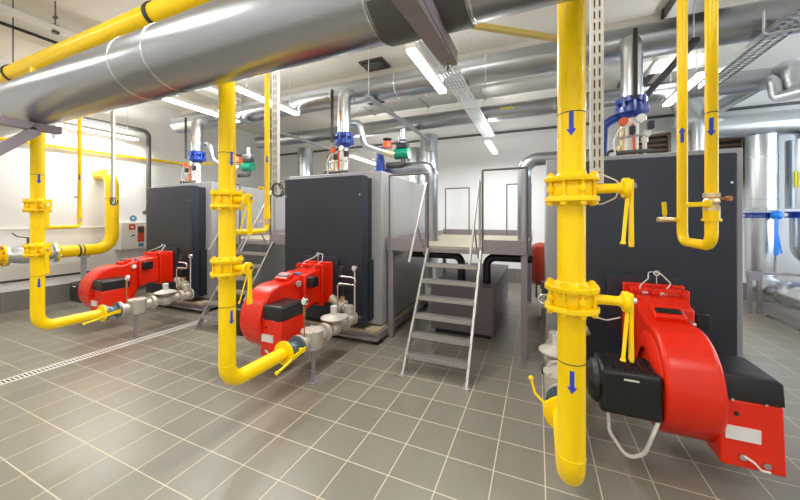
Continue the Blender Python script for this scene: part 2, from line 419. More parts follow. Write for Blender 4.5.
for i in (3, 2, 1):
    for up, z in (('upper', 1.738), ('lower', 1.255)):
        L = 'yellow %s butterfly valve with hanging lever on the %s' % (up, {1: 'far left gas riser', 2: 'middle gas riser', 3: 'nearest, largest gas riser'}[i])
        if b0 is None: b0 = butterfly((PX[i], PY, z), L)
        else: copy_tree(b0, (PX[i], PY, z), L)
def cab(name, label, pts, r=.004, m='cable', bend=.05, n=10, cat='cable'):
    o = build(name, MB().tube(pts, r, bend, n, 6), m)
    return tag(o, label, cat)
cab('sensor_cable', 'thin white cable looped behind the upper valve on the nearest riser', [(.20, PY+.05, 1.80), (.26, PY+.06, 1.81), (.33, PY+.05, 1.77), (.32, PY+.05, 1.70), (.26, PY+.05, 1.67), (.20, PY+.07, 1.69)], .0035, bend=.03)

# thin bypass pipes
def small_pipe(i, label, X):
    t = thing('bypass_pipe', label, 'pipe', (X, 2.0, 1.5), 'thin bypass pipes')
    Y = 2.02
    build('pipe', MB().tube([(PX[i], PY+.05, 1.5), (X, Y, 1.5), (X, Y, 3.30), (X, PY+.06, 3.30)], .021, .05, 24, 10), 'yellow', t)
    build('socket', MB().rev((X, Y, 1.60), (0,0,1), [(0,.021),(0,.027),(.05,.027),(.055,.024),(.12,.024),(.12,.021)], 24), 'yellow', t)
    v = build('ball_valve', MB().rev((X, Y, 1.555), (0,0,1), [(0,.02),(0,.027),(.012,.027),(.014,.024),(.034,.024),(.036,.027),(.046,.027),(.046,.02)], 6), 'brass', t)
    build('handle', MB().beam((X, Y, 1.578), (X-.07, Y-.03, 1.582), .012, .007), 'yellow', v)
    build('test_point', MB().cyl((X, Y, 1.86), (X-.055, Y-.01, 1.86), .009, 12).cyl((X-.055, Y-.01, 1.86), (X-.072, Y-.012, 1.86), .014, 12), 'brass' if i == 1 else 'yellow', t)
    a = math.atan2(-Y, -X)
    arrow_on(X, Y, .021, 2.10, .06, .026, t, a)
    return t
small_pipe(1, 'thin yellow bypass pipe right of the far left gas riser', PX[1]-.13)
small_pipe(2, 'thin yellow bypass pipe right of the middle gas riser', PX[2]-.03)
# the U pair at right
X = .752
t = thing('vent_pipe', 'pair of vertical yellow pipes joined by a U bend before the right boiler', 'pipe', (X, 2.1, 1.477))
build('pipe', MB().tube([(X, 2.29, 4.24), (X, 2.29, 1.477), (X, 1.96, 1.477), (X, 1.96, 1.60)], .0243, .06, 28, 12), 'yellow', t)
build('upper_pipe', MB().cyl((X, 1.96, 1.70), (X, 1.96, 4.24), .0243, 28), 'yellow', t)
build('union_collar', MB().rev((X, 1.96, 1.595), (0,0,1), [(0,.024),(0,.036),(.012,.036),(.012,.030),(.05,.030),(.05,.024)], 32), 'yellow', t)
v = build('ball_valve', MB().rev((X, 1.96, 1.645), (0,0,1), [(0,.02),(0,.033),(.02,.033),(.024,.027),(.04,.034),(.056,.027),(.062,.033),(.082,.033),(.082,.02)], 8), 'brass', t)
build('handle', MB().beam((X-.02, 1.93, 1.675), (X-.105, 1.91, 1.672), .036, .022).cyl((X-.02, 1.93, 1.675), (X-.035, 1.925, 1.675), .02, 12), 'yellow', v, .003)
build('pressure_knob', MB().cyl((X+.02, 1.96, 1.70), (X+.055, 1.95, 1.70), .007, 10).cyl((X+.052, 1.95, 1.70), (X+.058, 1.935, 1.70), .012, 16), 'copper', v)
s = build('side_tap', MB().cyl((X, 2.29, 1.60), (X-.05, 2.27, 1.60), .012, 14), 'yellow', t)
build('tap_body', MB().cyl((X-.05, 2.27, 1.60), (X-.125, 2.24, 1.60), .014, 8).cyl((X-.09, 2.255, 1.60), (X-.09, 2.255, 1.63), .008, 8), 'brass', s)
build('tap_lever', MB().beam((X-.09, 2.25, 1.625), (X-.095, 2.25, 1.70), .02, .014), 'yellow', s, .003)
ring(X, 1.96, .0243, 2.105, t)
arrow_on(X, 1.96, .0243, 2.035, .085, .034, t, math.atan2(-1.96, -X))
arrow_on(X, 2.29, .0243, 2.075, .085, .034, t, math.atan2(-2.29, -X), up=True)

# perforated vertical trays beside each riser
def ptray(X, Y, z0, z1, W):
    m = MB(); h = .0015
    for u0, u1 in ((-.5,-.27), (-.13,.13), (.27,.5)): m.box(X+u0*W, X+u1*W, Y, Y+h, z0, z1)
    z = z0
    while z < z1:
        m.box(X-.27*W, X-.13*W, Y, Y+h, z, z+.020).box(X+.13*W, X+.27*W, Y, Y+h, z, z+.020); z += .06
    m.box(X-W/2-h, X-W/2, Y, Y+.025, z0, z1).box(X+W/2, X+W/2+h, Y, Y+.025, z0, z1)
    return m
tl = {1: 'perforated steel tray hanging vertically before the big yellow wall elbow', 2: 'perforated steel tray hanging vertically beside the thin yellow pipe, left of the middle boiler', 3: 'tall perforated steel tray rising just right of the largest gas riser'}
for i, (X, Y) in {1: (-5.40, 2.45), 2: (-1.925, 1.93), 3: (.284, 1.93)}.items():
    t = thing('cable_tray', tl[i], 'cable tray', (X, Y, 1.78), 'vertical perforated trays')
    build('channel', ptray(X, Y, 1.79, ZC, .058), 'galv_pale', t)
    build('dark_slot_backing', MB().box(X-.024, X+.024, Y+.008, Y+.020, 1.80, ZC), 'wood', t)  # flat dark sheet that puts shade behind the slots, no real cables
    if i < 3:
        build('cable_coil', MB().tube([(X+.03+.05*math.cos(a), Y-.02+.004*a, 1.83+.05*math.sin(a)) for a in [k*PI/8 for k in range(0, 34)]], .007, .001, 8, 2), 'pipe_dark', t)
        build('end_bracket', MB().box(X-.035, X+.035, Y+.002, Y+.03, 1.77, 1.80), 'galv', t)

# ------------------------------------------------------------------ gas trains
def ring_bolts(t, X, Y, z, r, depth, n=8, m='chrome', br=.008):
    for k in range(n):
        a = PI/n+2*PI*k/n
        build('bolt', MB().hexnut((X+r*math.cos(a), Y-depth/2, z+r*math.sin(a)), (0,1,0), br*1.5, depth), m, t)
def train(i, side):
    X = PX[i]+.01; z = PZ; where = {1: 'left', 2: 'middle', 3: 'right'}[i]
    # ball valve
    t = thing('ball_valve', 'blue grey flanged ball valve with yellow lever on the %s gas train' % where, 'valve', (X, 2.3, z), 'gas train ball valves')
    b = MB().rev((X, 2.195, z), (0,1,0), [(0,0),(0,.10),(.018,.10),(.018,.055),(.04,.062),(.06,.068),(.085,.066),(.11,.055),(.135,.058),(.135,.10),(.153,.10),(.153,0)], 36)
    build('body', b, 'gunmetal', t)
    ring_bolts(t, X, 2.36, z, .08, .05)
    if side > 0:
        lv = MB().beam((X+.06, 2.30, z), (X+.115, 2.30, z-.005), .03, .03).beam((X+.115, 2.32, z+.012), (X+.12, 2.13, z-.012), .008, .036).tube([(X+.12, 2.14, z-.012), (X+.125, 2.08, z-.03), (X+.135, 1.95, z-.045)], .011, .03, 12).ball((X+.135, 1.95, z-.045), .017, 12)
    else:
        lv = MB().beam((X-.06, 2.30, z), (X-.10, 2.30, z-.02), .03, .03).tube([(X-.10, 2.30, z-.055), (X-.115, 2.32, z-.02), (X-.165, 2.34, z+.015), (X-.19, 2.36, z+.10)], .009, .02, 12).ball((X-.19, 2.36, z+.105), .017, 12)
    o = build('lever', lv, 'yellow', t); o['label'] = 'yellow lever with round tip'
    # filter
    t = thing('gas_filter', 'cream cast gas filter with round gauge on top, on the %s gas train' % where, 'filter', (X, 2.56, z), 'gas train filters')
    b = MB().rev((X, 2.56, z-.10), (0,0,1), [(0,0),(.0,.075),(.012,.092),(.10,.104),(.17,.106),(.172,.112),(.19,.112),(.192,0)], 40)
    b.rev((X, 2.352, z), (0,1,0), [(0,0),(0,.10),(.02,.10),(.02,.06),(.11,.06),(.11,0)], 32)
    b.rev((X, 2.65, z), (0,1,0), [(0,0),(0,.06),(.07,.06),(.07,.095),(.09,.095),(.09,0)], 32)
    build('body', b, 'cream', t)
    for k in range(4):
        a = PI/4+k*PI/2
        build('bolt', MB().hexnut((X+.098*math.cos(a), 2.56+.098*math.sin(a), z+.092), (0,0,1), .011, .01), 'cream', t)
    gz = .80
    gs = build('gauge_stem', MB().cyl((X, 2.44, z+.06), (X, 2.44, gz-.05), .006, 10).cyl((X, 2.44, .68), (X, 2.44, gz-.04), .013, 8), 'copper', t)
    gd = build('gauge', MB().rev((X, 2.465, gz), (-.25,-1,.1), [(0,0),(0,.036),(.03,.036),(.034,.033),(.034,.030),(.031,.029),(.031,0)], 28), 'chrome', t)
    build('dial', MB().rev((X-.0075, 2.465-.030, gz+.003), (-.25,-1,.1), [(0,0),(0,.028),(.002,.028),(.002,0)], 28), 'glass', gd)
    # stand
    t = thing('pipe_stand', 'grey steel post holding up the gas filter on the %s gas train' % where, 'stand', (X+.04, 2.52, 0), 'gas train stands')
    build('post', MB().cyl((X+.04, 2.52, .008), (X+.04, 2.52, z-.09), .021, 20), 'mauve', t)
    build('foot_plate', MB().cyl((X+.04, 2.52, 0), (X+.04, 2.52, .008), .055, 24), 'mauve', t)
    # regulator
    t = thing('pressure_regulator', 'cast pressure regulator with wide disc and short tower on the %s gas train' % where, 'regulator', (X, 2.92, z), 'gas train regulators')
    b = MB().ball((X, 2.92, z-.01), .085, 24, (1, 1.0, .95)).cyl((X, 2.74, z), (X, 3.12, z), .055, 28)
    b.rev((X, 2.74, z), (0,1,0), [(0,0),(0,.095),(.02,.095),(.02,0)], 32).rev((X, 3.10, z), (0,1,0), [(0,0),(0,.095),(.02,.095),(.02,0)], 32)
    b.cyl((X, 2.92, z), (X, 2.92, z+.09), .05, 24)
    build('body', b, 'cream', t)
    build('diaphragm_disc', MB().rev((X, 2.92, z+.075), (0,0,1), [(0,0),(.0,.06),(.022,.125),(.024,.142),(.036,.142),(.040,.125),(.068,.055),(.072,.038),(.072,0)], 44), 'cream', t)
    build('spring_tower', MB().rev((X, 2.92, z+.145), (0,0,1), [(0,0),(0,.036),(.085,.036),(.09,.032),(.09,0)], 24), 'galv_pale', t)
    ring_bolts(t, X, 2.75, z, .078, .05, 8, 'cream')
    # double solenoid valve block turning to the burner
    t = thing('gas_valve_block', 'cream gas valve block with bent steel tube and gauge beside the %s burner head' % where, 'valve', (X, 3.25, z), 'gas valve blocks')
    b = MB().rev((X, 3.12, z), (0,1,0), [(0,0),(0,.092),(.02,.092),(.02,.055),(.15,.055),(.15,.088),(.17,.088),(.17,0)], 32)
    b.cyl((X, 3.22, z), (X, 3.22, z+.16), .055, 24).ball((X, 3.22, z), .075, 20)
    s = side
    b.cyl((X, 3.22, z+.10), (X-s*.26, 3.24, z+.22), .048, 24)
    b.rev((X-s*.07, 3.222, z+.13), (-s, .05, .45), [(0,0),(0,.085),(.02,.085),(.02,0)], 28)
    build('body', b, 'cream', t)
    ring_bolts(t, X, 3.14, z, .075, .05, 8, 'cream')
    build('coil_box', MB().box(X-.06-s*.1, X+.06-s*.1, 3.17, 3.30, z+.27, z+.40), 'black', t, .008)
    build('coil_neck', MB().cyl((X-s*.1, 3.24, z+.12), (X-s*.1, 3.24, z+.28), .03, 16), 'brass', t)
    k = -.04*s
    build('bent_tube', MB().tube([(X-s*.10, 3.14, z+.12), (X-s*.10, 3.14, z+.43), (X+s*.14, 3.14, z+.43), (X+s*.14, 3.14, z+.51), (X-s*.08, 3.16, z+.51)], .011, .038, 14, 8), 'chrome', t)
    build('pilot_pipe', MB().tube([(X+.07, 3.24, z+.1), (X+.07, 3.24, z+.50), (X+.07, 3.24, z+.58)], .008, .02, 10), 'galv_pale', t)
    gd = build('gauge', MB().rev((X+.07, 3.26, z+.60), (-.2,-1,.05), [(0,0),(0,.036),(.03,.036),(.034,.033),(.034,.030),(.031,.029),(.031,0)], 28), 'chrome', t)
    build('dial', MB().rev((X+.0635, 3.26-.031, z+.603), (-.2,-1,.05), [(0,0),(0,.028),(.002,.028),(.002,0)], 28), 'glass', gd)
    build('pressure_switch', MB().cyl((X-.09, 3.20, z+.55), (X-.09, 3.20, z+.62), .035, 20).box(X-.115, X-.065, 3.17, 3.23, z+.50, z+.56), 'blackm', t)
train(1, 1); train(2, 1); train(3, -1)

# ------------------------------------------------------------------ boilers
BX = {1: -5.95, 2: -2.665, 3: .868}
def boiler(i, label):
    c = BX[i]
    t = thing('boiler', label, 'boiler', (c, 4.6, .16), 'tall dark fronted boilers')
    build('front_frame', MB().box(c-.783, c+.783, 3.75, 4.09, .19, 2.225), 'frame', t, .006)
    sp = MB()
    for k in range(2):
        y0 = 4.093+k*.73; sp.box(c-.768, c+.768, y0, y0+.727, .19, 2.195)
    build('side_panels', sp, 'panel', t, .004)
    build('door_gap', MB().box(c-.63, c+.63, 3.62, 3.76, .25, 2.13), 'doorgap', t)
    dr = build('door', MB().box(c-.635, c+.635, 3.5, 3.62, .24, 2.148), 'door', t, .006)
    for sx in (-.6, .6):
        for z in (.35, 1.9):
            build('screw', MB().cyl((c+sx, 3.488, z), (c+sx, 3.5, z), .010, 14), 'chrome', dr)
    build('door_edge_strip', MB().box(c+.635, c+.642, 3.51, 3.62, .245, 2.142), 'door', t)
    build('lower_box', MB().box(c+.60, c+.66, 3.64, 3.75, .26, 1.05), 'doorgap', t)
    build('burner_plate', MB().box(c-.28, c+.28, 3.465, 3.5, .48, 1.09), 'door', t, .004)
    # skid
    s = thing('boiler_skid', 'low tan topped skid under the %s boiler' % {1: 'left', 2: 'middle', 3: 'right'}[i], 'base', (c, 4.6, 0), 'boiler skids')
    build('top_plate', MB().box(c-.80, c+.80, 3.56, 5.7, .135, .17), 'concrete', s)
    for y in (3.56,): build('cross_beam', MB().box(c-.80, c+.80, 3.56, 3.62, .115, .135).box(c-.80, c+.80, 3.58, 3.62, .05, .115).box(c-.82, c+.82, 3.53, 3.62, .05, .075), 'mauve', s)
    for sx in (-1, 1): build('side_beam', MB().box(c+sx*.80-.02, c+sx*.80+.02, 3.6, 5.7, .05, .135), 'mauve', s)
    for sx in (-1, 1):
        for y in (3.63, 5.5): build('foot', MB().box(c+sx*.78-.05, c+sx*.78+.05, y-.05, y+.05, 0, .05), 'black', s)
    build('shelf', MB().box(c-.76, c+.76, 3.8, 5.5, .17, .19), 'blackm', s)
boiler(1, 'dark fronted boiler at the left, nearest the wall control box')
boiler(2, 'dark fronted boiler in the middle, its pale side facing the steps')
boiler(3, 'largest dark fronted boiler at the right, behind the yellow pipes')

# ------------------------------------------------------------------ burners
def burner(i, label):
    c = BX[i]+(.055 if i == 3 else .0)
    t = thing('gas_burner', label, 'burner', (c, 2.72, .26), 'red gas burners')
    cy, cz = 2.73, .525
    prof = []
    for k in range(0, 25):
        a = math.radians(78+k*(300-78)/24); r = .352-.01*(k/24)
        prof.append((cy+r*math.cos(a), cz+r*math.sin(a)))
    prof += [(2.99, .40), (3.06, .58), (3.08, .70), (3.12, .955)]
    sc = build('fan_housing', MB().prism(prof, c-.21, c+.075), 'red', t, .028, 4)
    rim = []
    for k in range(0, 19):
        a = math.radians(95+k*(290-95)/18); rim.append((c-.205, cy+.30*math.cos(a), cz+.30*math.sin(a)))
    build('intake_ring', MB().rev((c-.235, cy, cz-.01), (1,0,0), [(0,.18),(0,.26),(.02,.29),(.05,.30),(.05,.18)], 48), 'red', t)
    # body between fan and head
    bm_ = MB().loft([[(c-.16, 3.0, .50), (c+.14, 3.0, .50), (c+.14, 3.0, .925), (c-.16, 3.0, .925)],
                     [(c-.16, 3.14, .55), (c+.15, 3.14, .55), (c+.15, 3.14, .955), (c-.16, 3.14, .955)],
                     [(c-.17, 3.26, .55), (c+.17, 3.26, .55), (c+.17, 3.26, .97), (c-.17, 3.26, .97)]])
    build('middle_body', bm_, 'red', t, .02, 3)
    hd = MB().box(c-.20, c+.20, 3.26, 3.30, .50, 1.02).box(c-.18, c+.18, 3.30, 3.44, .52, 1.0).box(c-.22, c+.22, 3.42, 3.463, .50, 1.03)
    h = build('head_flange', hd, 'red', t, .012, 3)
    for sx in (-.15, -.05, .05, .15):
        build('lug', MB().cyl((c+sx, 3.20, 1.0), (c+sx, 3.42, 1.0), .02, 14), 'red', h)
    for sx in (-.11, .04):
        build('rating_label', MB().box(c+sx-.032, c+sx+.032, 3.254, 3.2595, .975, .995), 'label', h)
    build('burner_tube', MB().cyl((c, 3.42, .75), (c, 3.52, .75), .16, 28), 'blackm', t)
    # top slot plate
    pl = build('slot_plate', MB().beam((c-.15, 2.88, .915), (c+.03, 2.88, .915), .13, .045, (0,-.45,1)), 'red', t, .008)
    build('slot', MB().beam((c-.135, 2.868, .938), (c+.012, 2.868, .938), .05, .012, (0,-.45,1)), 'black', pl, .002)
    # motor
    mo = MB().box(c-.55, c-.21, 2.42, 2.72, .34, .63)
    build('motor_cover', mo, 'black', t, .03, 4)
    build('motor_end_cap', MB().rev((c-.60, 2.57, .49), (1,0,0), [(0,0),(0,.10),(.02,.135),(.05,.145),(.06,0)], 32), 'black', t)
    fin = MB()
    for k in range(8): fin.box(c-.48+k*.032, c-.465+k*.032, 2.45, 2.70, .62, .638)
    build('cooling_fins', fin, 'black', t)
    build('name_plate', MB().box(c-.42, c-.34, 2.414, 2.4195, .578, .588), 'label', t)
    # control box with black cover
    cb = MB().loft([[(c+.05, 2.425, .19), (c+.325, 2.425, .19), (c+.325, 2.80, .19), (c+.05, 2.80, .19)],
                    [(c+.05, 2.44, .565), (c+.32, 2.44, .565), (c+.32, 2.78, .565), (c+.05, 2.78, .565)]])
    b = build('control_box', cb, 'red', t, .012, 3)
    cv = MB().loft([[(c+.045, 2.435, .565), (c+.325, 2.435, .565), (c+.325, 2.78, .565), (c+.045, 2.78, .565)],
                    [(c+.05, 2.44, .69), (c+.32, 2.44, .69), (c+.32, 2.775, .69), (c+.05, 2.775, .69)],
                    [(c+.06, 2.455, .71), (c+.295, 2.455, .71), (c+.295, 2.765, .71), (c+.06, 2.765, .71)]])
    build('cover', cv, 'black', t, .008, 2)
    for x in (.10, .24): build('cover_screw', MB().cyl((c+x, 2.42, .572), (c+x, 2.44, .572), .007, 10), 'chrome', b)
    build('rating_plate', MB().box(c+.07, c+.22, 2.424, 2.434, .345, .42), 'label', b)
    build('blanking_plug', MB().cyl((c+.12, 2.432, .49), (c+.12, 2.44, .49), .012, 14), 'black', b)
    build('fixing_nut', MB().hexnut((c+.14, 2.41, .26), (0,1,0), .018, .03), 'chrome', b); build('fixing_nut', MB().hexnut((c+.24, 2.41, .24), (0,1,0), .018, .03), 'chrome', b)
    build('earth_wire', MB().tube([(c+.14, 2.415, .27), (c+.18, 2.40, .25), (c+.21, 2.40, .215), (c+.25, 2.41, .21)], .006, .01, 8), 'cable', b)
    # side servo, sight glass
    build('servo_box', MB().box(c+.15, c+.235, 3.02, 3.14, .78, .90), 'black', t, .01)
    build('sight_glass', MB().cyl((c+.05, 2.96, .83), (c+.10, 2.94, .835), .035, 16).cyl((c+.10, 2.94, .835), (c+.12, 2.935, .84), .022, 16), 'chrome', t)
    build('small_plug', MB().cyl((c+.05, 2.72, .80), (c+.062, 2.72, .80), .022, 14), 'black', t)
    if i < 3: build('badge', MB().box(c-.02, c+.0495, 2.99, 3.06, .93, .945), 'labelblue', t)
    build('lifting_eye', MB().rev((c+.02, 3.40, 1.13), (0,1,0), [(0,.012),(.0,.024),(.01,.024),(.01,.012)], 16).cyl((c+.02, 3.405, 1.02), (c+.02, 3.405, 1.11), .005, 8), 'chrome', t)
    return t
burner(1, 'red gas burner with black control cover in front of the left boiler')
burner(2, 'red gas burner with black control cover in front of the middle boiler')
burner(3, 'large red gas burner nearest the camera at bottom right')
# fall cables
for i in (1, 2, 3):
    c = BX[i]
    w_ = {1: 'left', 2: 'middle', 3: 'right'}[i]
    cab('ignition_cable', 'thin white cable rising from the %s burner to an eye on the door' % w_, [(c-.06, 3.27, .97), (c-.10, 3.22, 1.03), (c+.0, 3.34, 1.09), (c+.02, 3.42, 1.14), (c+.10, 3.40, 1.13), (c+.15, 3.32, 1.06), (c+.06, 3.25, .97)], .0045, bend=.03)
c = BX[3]+.02
cab('drooping_cable', 'thick white cable drooping in a loop below the black motor of the right burner', [(c-.46, 2.50, .36), (c-.455, 2.48, .20), (c-.36, 2.46, .06), (c-.27, 2.45, .12), (c-.235, 2.42, .27), (c-.20, 2.45, .34)], .0115, bend=.09, n=14)
cab('control_cable', 'thin white cable looping beside the valve block of the right burner', [(.24, 3.15, .98), (.25, 3.0, .93), (.36, 2.9, .84), (.50, 2.95, .80), (.60, 3.0, .82)], .005, bend=.08)

# ------------------------------------------------------------------ boiler head fittings
def headset(i):
    c = BX[i]; X, Y = c+.03, 4.0
    w_ = {1: 'left', 2: 'middle', 3: 'right'}[i]
    t = thing('outlet_pipe', 'aluminium clad outlet pipe rising from the blue flange on the %s boiler' % w_, 'pipe', (X, Y, 2.86), 'boiler outlet pipes')
    build('cladding', MB().tube([(X, Y, 2.86), (X, Y, 3.42), (X, 4.25, 3.50)], .095, .10, 32), 'jacket_light', t)
    build('sensor_slot', MB().cyl((X+.0, Y-.0, 3.02), (X, Y, 3.02), .01).box(X-.012, X+.012, Y-.102, Y-.085, 3.0, 3.17), 'copper', t, .004)
    t = thing('flanged_outlet', 'blue bolted outlet flange on top of the %s boiler' % w_, 'valve', (X, Y, 2.2), 'blue outlet flanges')
    b = MB().rev((X, Y, 2.64), (0,0,1), [(0,0),(0,.08),(.03,.10),(.05,.145),(.10,.145),(.105,.09),(.15,.095),(.155,.13),(.20,.13),(.20,0)], 36)
    build('flange_body', b, 'blue', t)
    for k in range(8):
        a = k*PI/4
        build('bolt', MB().hexnut((X+.125*math.cos(a), Y+.125*math.sin(a), 2.73), (0,0,1), .016, .12), 'blue', t)
    build('neck_pipe', MB().cyl((X, Y, 2.2), (X, Y, 2.65), .06, 24), 'white', t)
    build('base_flange', MB().cyl((X, Y, 2.205), (X, Y, 2.235), .12, 28), 'blackm', t)
    build('support_bar', MB().box(X-.13, X-.095, Y-.15, Y-.13, 2.7, 3.47) if i != 3 else MB().box(X-.02, X+.015, Y-.16, Y-.14, 2.8, 3.5), 'blackm', t)
    build('red_knob', MB().cyl((X-.10, Y-.17, 2.58), (X-.10, Y-.12, 2.58), .04, 18), 'orange', t)
    gd = build('gauge', MB().rev((X+.05, Y-.12, 2.60), (-.1,-1,0), [(0,0),(0,.045),(.03,.045),(.034,.042),(.034,.038),(.031,.037),(.031,0)], 28), 'chrome', t)
    build('dial', MB().rev((X+.047, Y-.15, 2.60), (-.1,-1,0), [(0,0),(0,.036),(.003,.036),(.003,0)], 28), 'glass', gd)
    build('safety_valve', MB().cyl((X-.10, Y-.10, 2.2), (X-.10, Y-.10, 2.30), .03, 16).cyl((X-.10, Y-.10, 2.30), (X-.10, Y-.10, 2.46), .022, 16, .03).cyl((X-.10, Y-.10, 2.46), (X-.10, Y-.10, 2.55), .028, 16), 'brass', t)
    build('sensor_pocket', MB().cyl((X+.08, Y-.12, 2.2), (X+.08, Y-.12, 2.48), .02, 16).cyl((X+.08, Y-.12, 2.36), (X+.08, Y-.12, 2.41), .032, 6).cyl((X+.10, Y-.16, 2.44), (X+.10, Y-.10, 2.44), .03, 14), 'white', t)
    build('crossbar', MB().cyl((X-.16, Y-.13, 2.42), (X+.24, Y-.13, 2.45), .012, 10), 'galv', t)
    build('hose', MB().tube([(X-.02, Y-.13, 2.56), (X-.14, Y-.17, 2.50), (X-.19, Y-.17, 2.38), (X-.17, Y-.15, 2.23)], .010, .08, 12), 'cable', t)
    build('loop_tube', MB().tube([(X-.24, Y-.15, 2.205), (X-.24, Y-.15, 2.29), (X-.16, Y-.15, 2.29), (X-.15, Y-.15, 2.22)], .013, .035, 12), 'blackm', t)
    build('pressure_switch', MB().box(X-.06, X-.01, Y-.20, Y-.15, 2.44, 2.52), 'blackm', t, .006)
    build('limit_switch', MB().box(X+.10, X+.15, Y-.17, Y-.11, 2.48, 2.56), 'blackm', t, .006)
    build('drain_cock', MB().cyl((X-.20, Y-.12, 2.30), (X-.12, Y-.12, 2.30), .014, 10).cyl((X-.14, Y-.12, 2.205), (X-.14, Y-.12, 2.34), .016, 10), 'brass', t)
    build('manifold', MB().cyl((X-.14, Y-.13, 2.27), (X+.14, Y-.13, 2.27), .022, 14), 'pipe_dark', t)
    build('copper_stem', MB().cyl((X+.0, Y-.13, 2.22), (X-.02, Y-.13, 2.56), .012, 12), 'orange', t)
    # return pipe with elbow
    if i < 3:
        t = thing('return_pipe', 'bent aluminium clad pipe over the %s boiler' % w_, 'pipe', (X+.4, Y+.3, 2.6), 'bent clad pipes over the boilers')
        build('cladding', MB().tube([(X+.05, Y+.12, 3.02), (X+.20, Y+.12, 3.02), (X+.27, Y+.14, 2.68), (X+.48, Y+.3, 2.60)], .048, .10, 24), 'jacket_light', t)
        build('end_fitting', MB().cyl((X+.47, Y+.29, 2.605), (X+.62, Y+.4, 2.56), .05, 20), 'brass', t)
        # blue mixing valve
        t = thing('mixing_valve', 'blue vertical valve pipe on top of the %s boiler' % w_, 'valve', (X+.37, Y+.45, 2.2), 'blue valve pipes on the boilers')
        build('body', MB().rev((X+.37, Y+.45, 2.205), (0,0,1), [(0,0),(0,.085),(.025,.085),(.03,.06),(.10,.06),(.15,.07),(.30,.07),(.34,.06),(.46,.06),(.465,.08),(.49,.08),(.49,0)], 28), 'blue', t)
    # circulation pump
    if i < 3:
        px_, py_ = X+.72, Y+.55
        t = thing('circulation_pump', 'green circulation pump with dark cap above the %s boiler' % w_, 'pump', (px_, py_, 2.5), 'green pumps')
        build('motor', MB().cyl((px_-.13, py_, 2.60), (px_+.10, py_, 2.60), .085, 28), 'green', t)
        build('terminal_box', MB().box(px_-.10, px_+.08, py_-.06, py_+.06, 2.68, 2.76), 'blackm', t, .01)
        build('riser', MB().cyl((px_, py_, 2.76), (px_, py_, 2.97), .05, 18).cyl((px_, py_, 2.80), (px_, py_, 2.83), .10, 20), 'jacket', t)
        build('lower_pipe', MB().tube([(px_, py_, 2.52), (px_, py_, 2.44), (px_-.28, py_, 2.44)], .04, .05, 18), 'pipe_dark', t)
        t = thing('actuator', 'orange actuator with black wheel beside the %s green pump' % w_, 'valve', (px_-.22, py_, 2.8), 'orange actuators')
        build('case', MB().cyl((px_-.25, py_-.05, 2.70), (px_-.25, py_-.05, 2.80), .085, 20, .06), 'orange', t)
        build('hand_wheel', MB().rev((px_-.25, py_-.05, 2.80), (0,0,1), [(.02,.05),(.03,.07),(.045,.07),(.05,.05),(.02,.05)], 24).cyl((px_-.25, py_-.05, 2.80), (px_-.25, py_-.05, 2.86), .012, 10), 'blackm', t)
for i in (1, 2, 3): headset(i)
t = thing('side_pipe', 'blue curved pipe left of the outlet fittings on the right boiler', 'pipe', (.68, 4.05, 2.2))
build('pipe', MB().tube([(.80, 4.05, 2.69), (.66, 4.05, 2.62), (.64, 4.05, 2.205)], .045, .12, 20), 'blue', t)

# ------------------------------------------------------------------ overhead ducts further back
def hduct(name, Y, Z, R, x0, x1, label, bands, m='jacket'):
    t = thing(name, label, 'duct', ((x0+x1)/2, Y, Z))
    build('shell', MB().rev((x0, Y, Z), (1,0,0), [(0,0),(0,R-.01),(.01,R),(x1-x0,R),(x1-x0,0)], 56), m, t)
    for x in bands: build('seam_band', MB().rev((x, Y, Z), (1,0,0), [(0,R),(.002,R+.003),(.012,R+.003),(.014,R)], 56), 'chrome', t)
    return t
hduct('ceiling_duct', 4.3, 3.56, .178, -6.96, 4.4, 'long round clad duct under the ceiling, crossing above all three boilers', (-5.6, -4.2, -3.0, -1.9, -.62, .35, 1.55, 2.9))
hduct('rear_duct', 6.17, 3.56, .15, -6.7, 3.2, 'darker round duct further back, with a small yellow sticker', (-5.2, -3.6, -1.0, .25, 1.7), 'jacket')
st = bpy.data.objects['rear_duct']
a = math.radians(235)
build('sticker', MB().box(-.62, -.40, 6.17-.153, 6.17-.14, 3.565, 3.60), 'stickyellow', st)
t = thing('rectangular_duct', 'flat galvanised rectangular duct between the two round ceiling ducts', 'duct', (-1.5, 5.75, 3.9))
build('shell', MB().box(-4.2, 2.2, 5.5, 6.0, 3.80, 4.0), 'galv_pale', t, .004)
for x in (-3.2, -2.0, -.9, .4, 1.5): build('joint_frame', MB().box(x, x+.04, 5.48, 6.02, 3.78, 4.02), 'galv', t)
t = thing('rectangular_duct', 'short galvanised box duct over the middle boiler with dark square opening', 'duct', (-3.0, 5.1, 3.65))
build('shell', MB().box(-3.9, -1.7, 4.75, 5.05, 3.62, 3.85), 'galv_pale', t, .004)
build('opening', MB().box(-2.75, -2.45, 4.80, 5.0, 3.610, 3.62), 'vent', t)
for X, lb in ((-4.85, 'above the gap left of the middle boiler'), (-2.25, 'over the pale side of the middle boiler'), (1.42, 'over the right boiler')):
    t = thing('support_rail', 'straight grey steel rail under the round ducts ' + lb, 'rail', (X, 5.4, 3.35), 'duct support rails')
    build('rail', MB().box(X-.03, X+.03, 4.0, 6.85, 3.325, 3.375), 'blackm' if X > 0 else 'frame', t, .003)
    for y in (4.05, 6.75): build('rod', MB().cyl((X, y, 3.375), (X, y, ZC), .006, 8), 'galv', t)
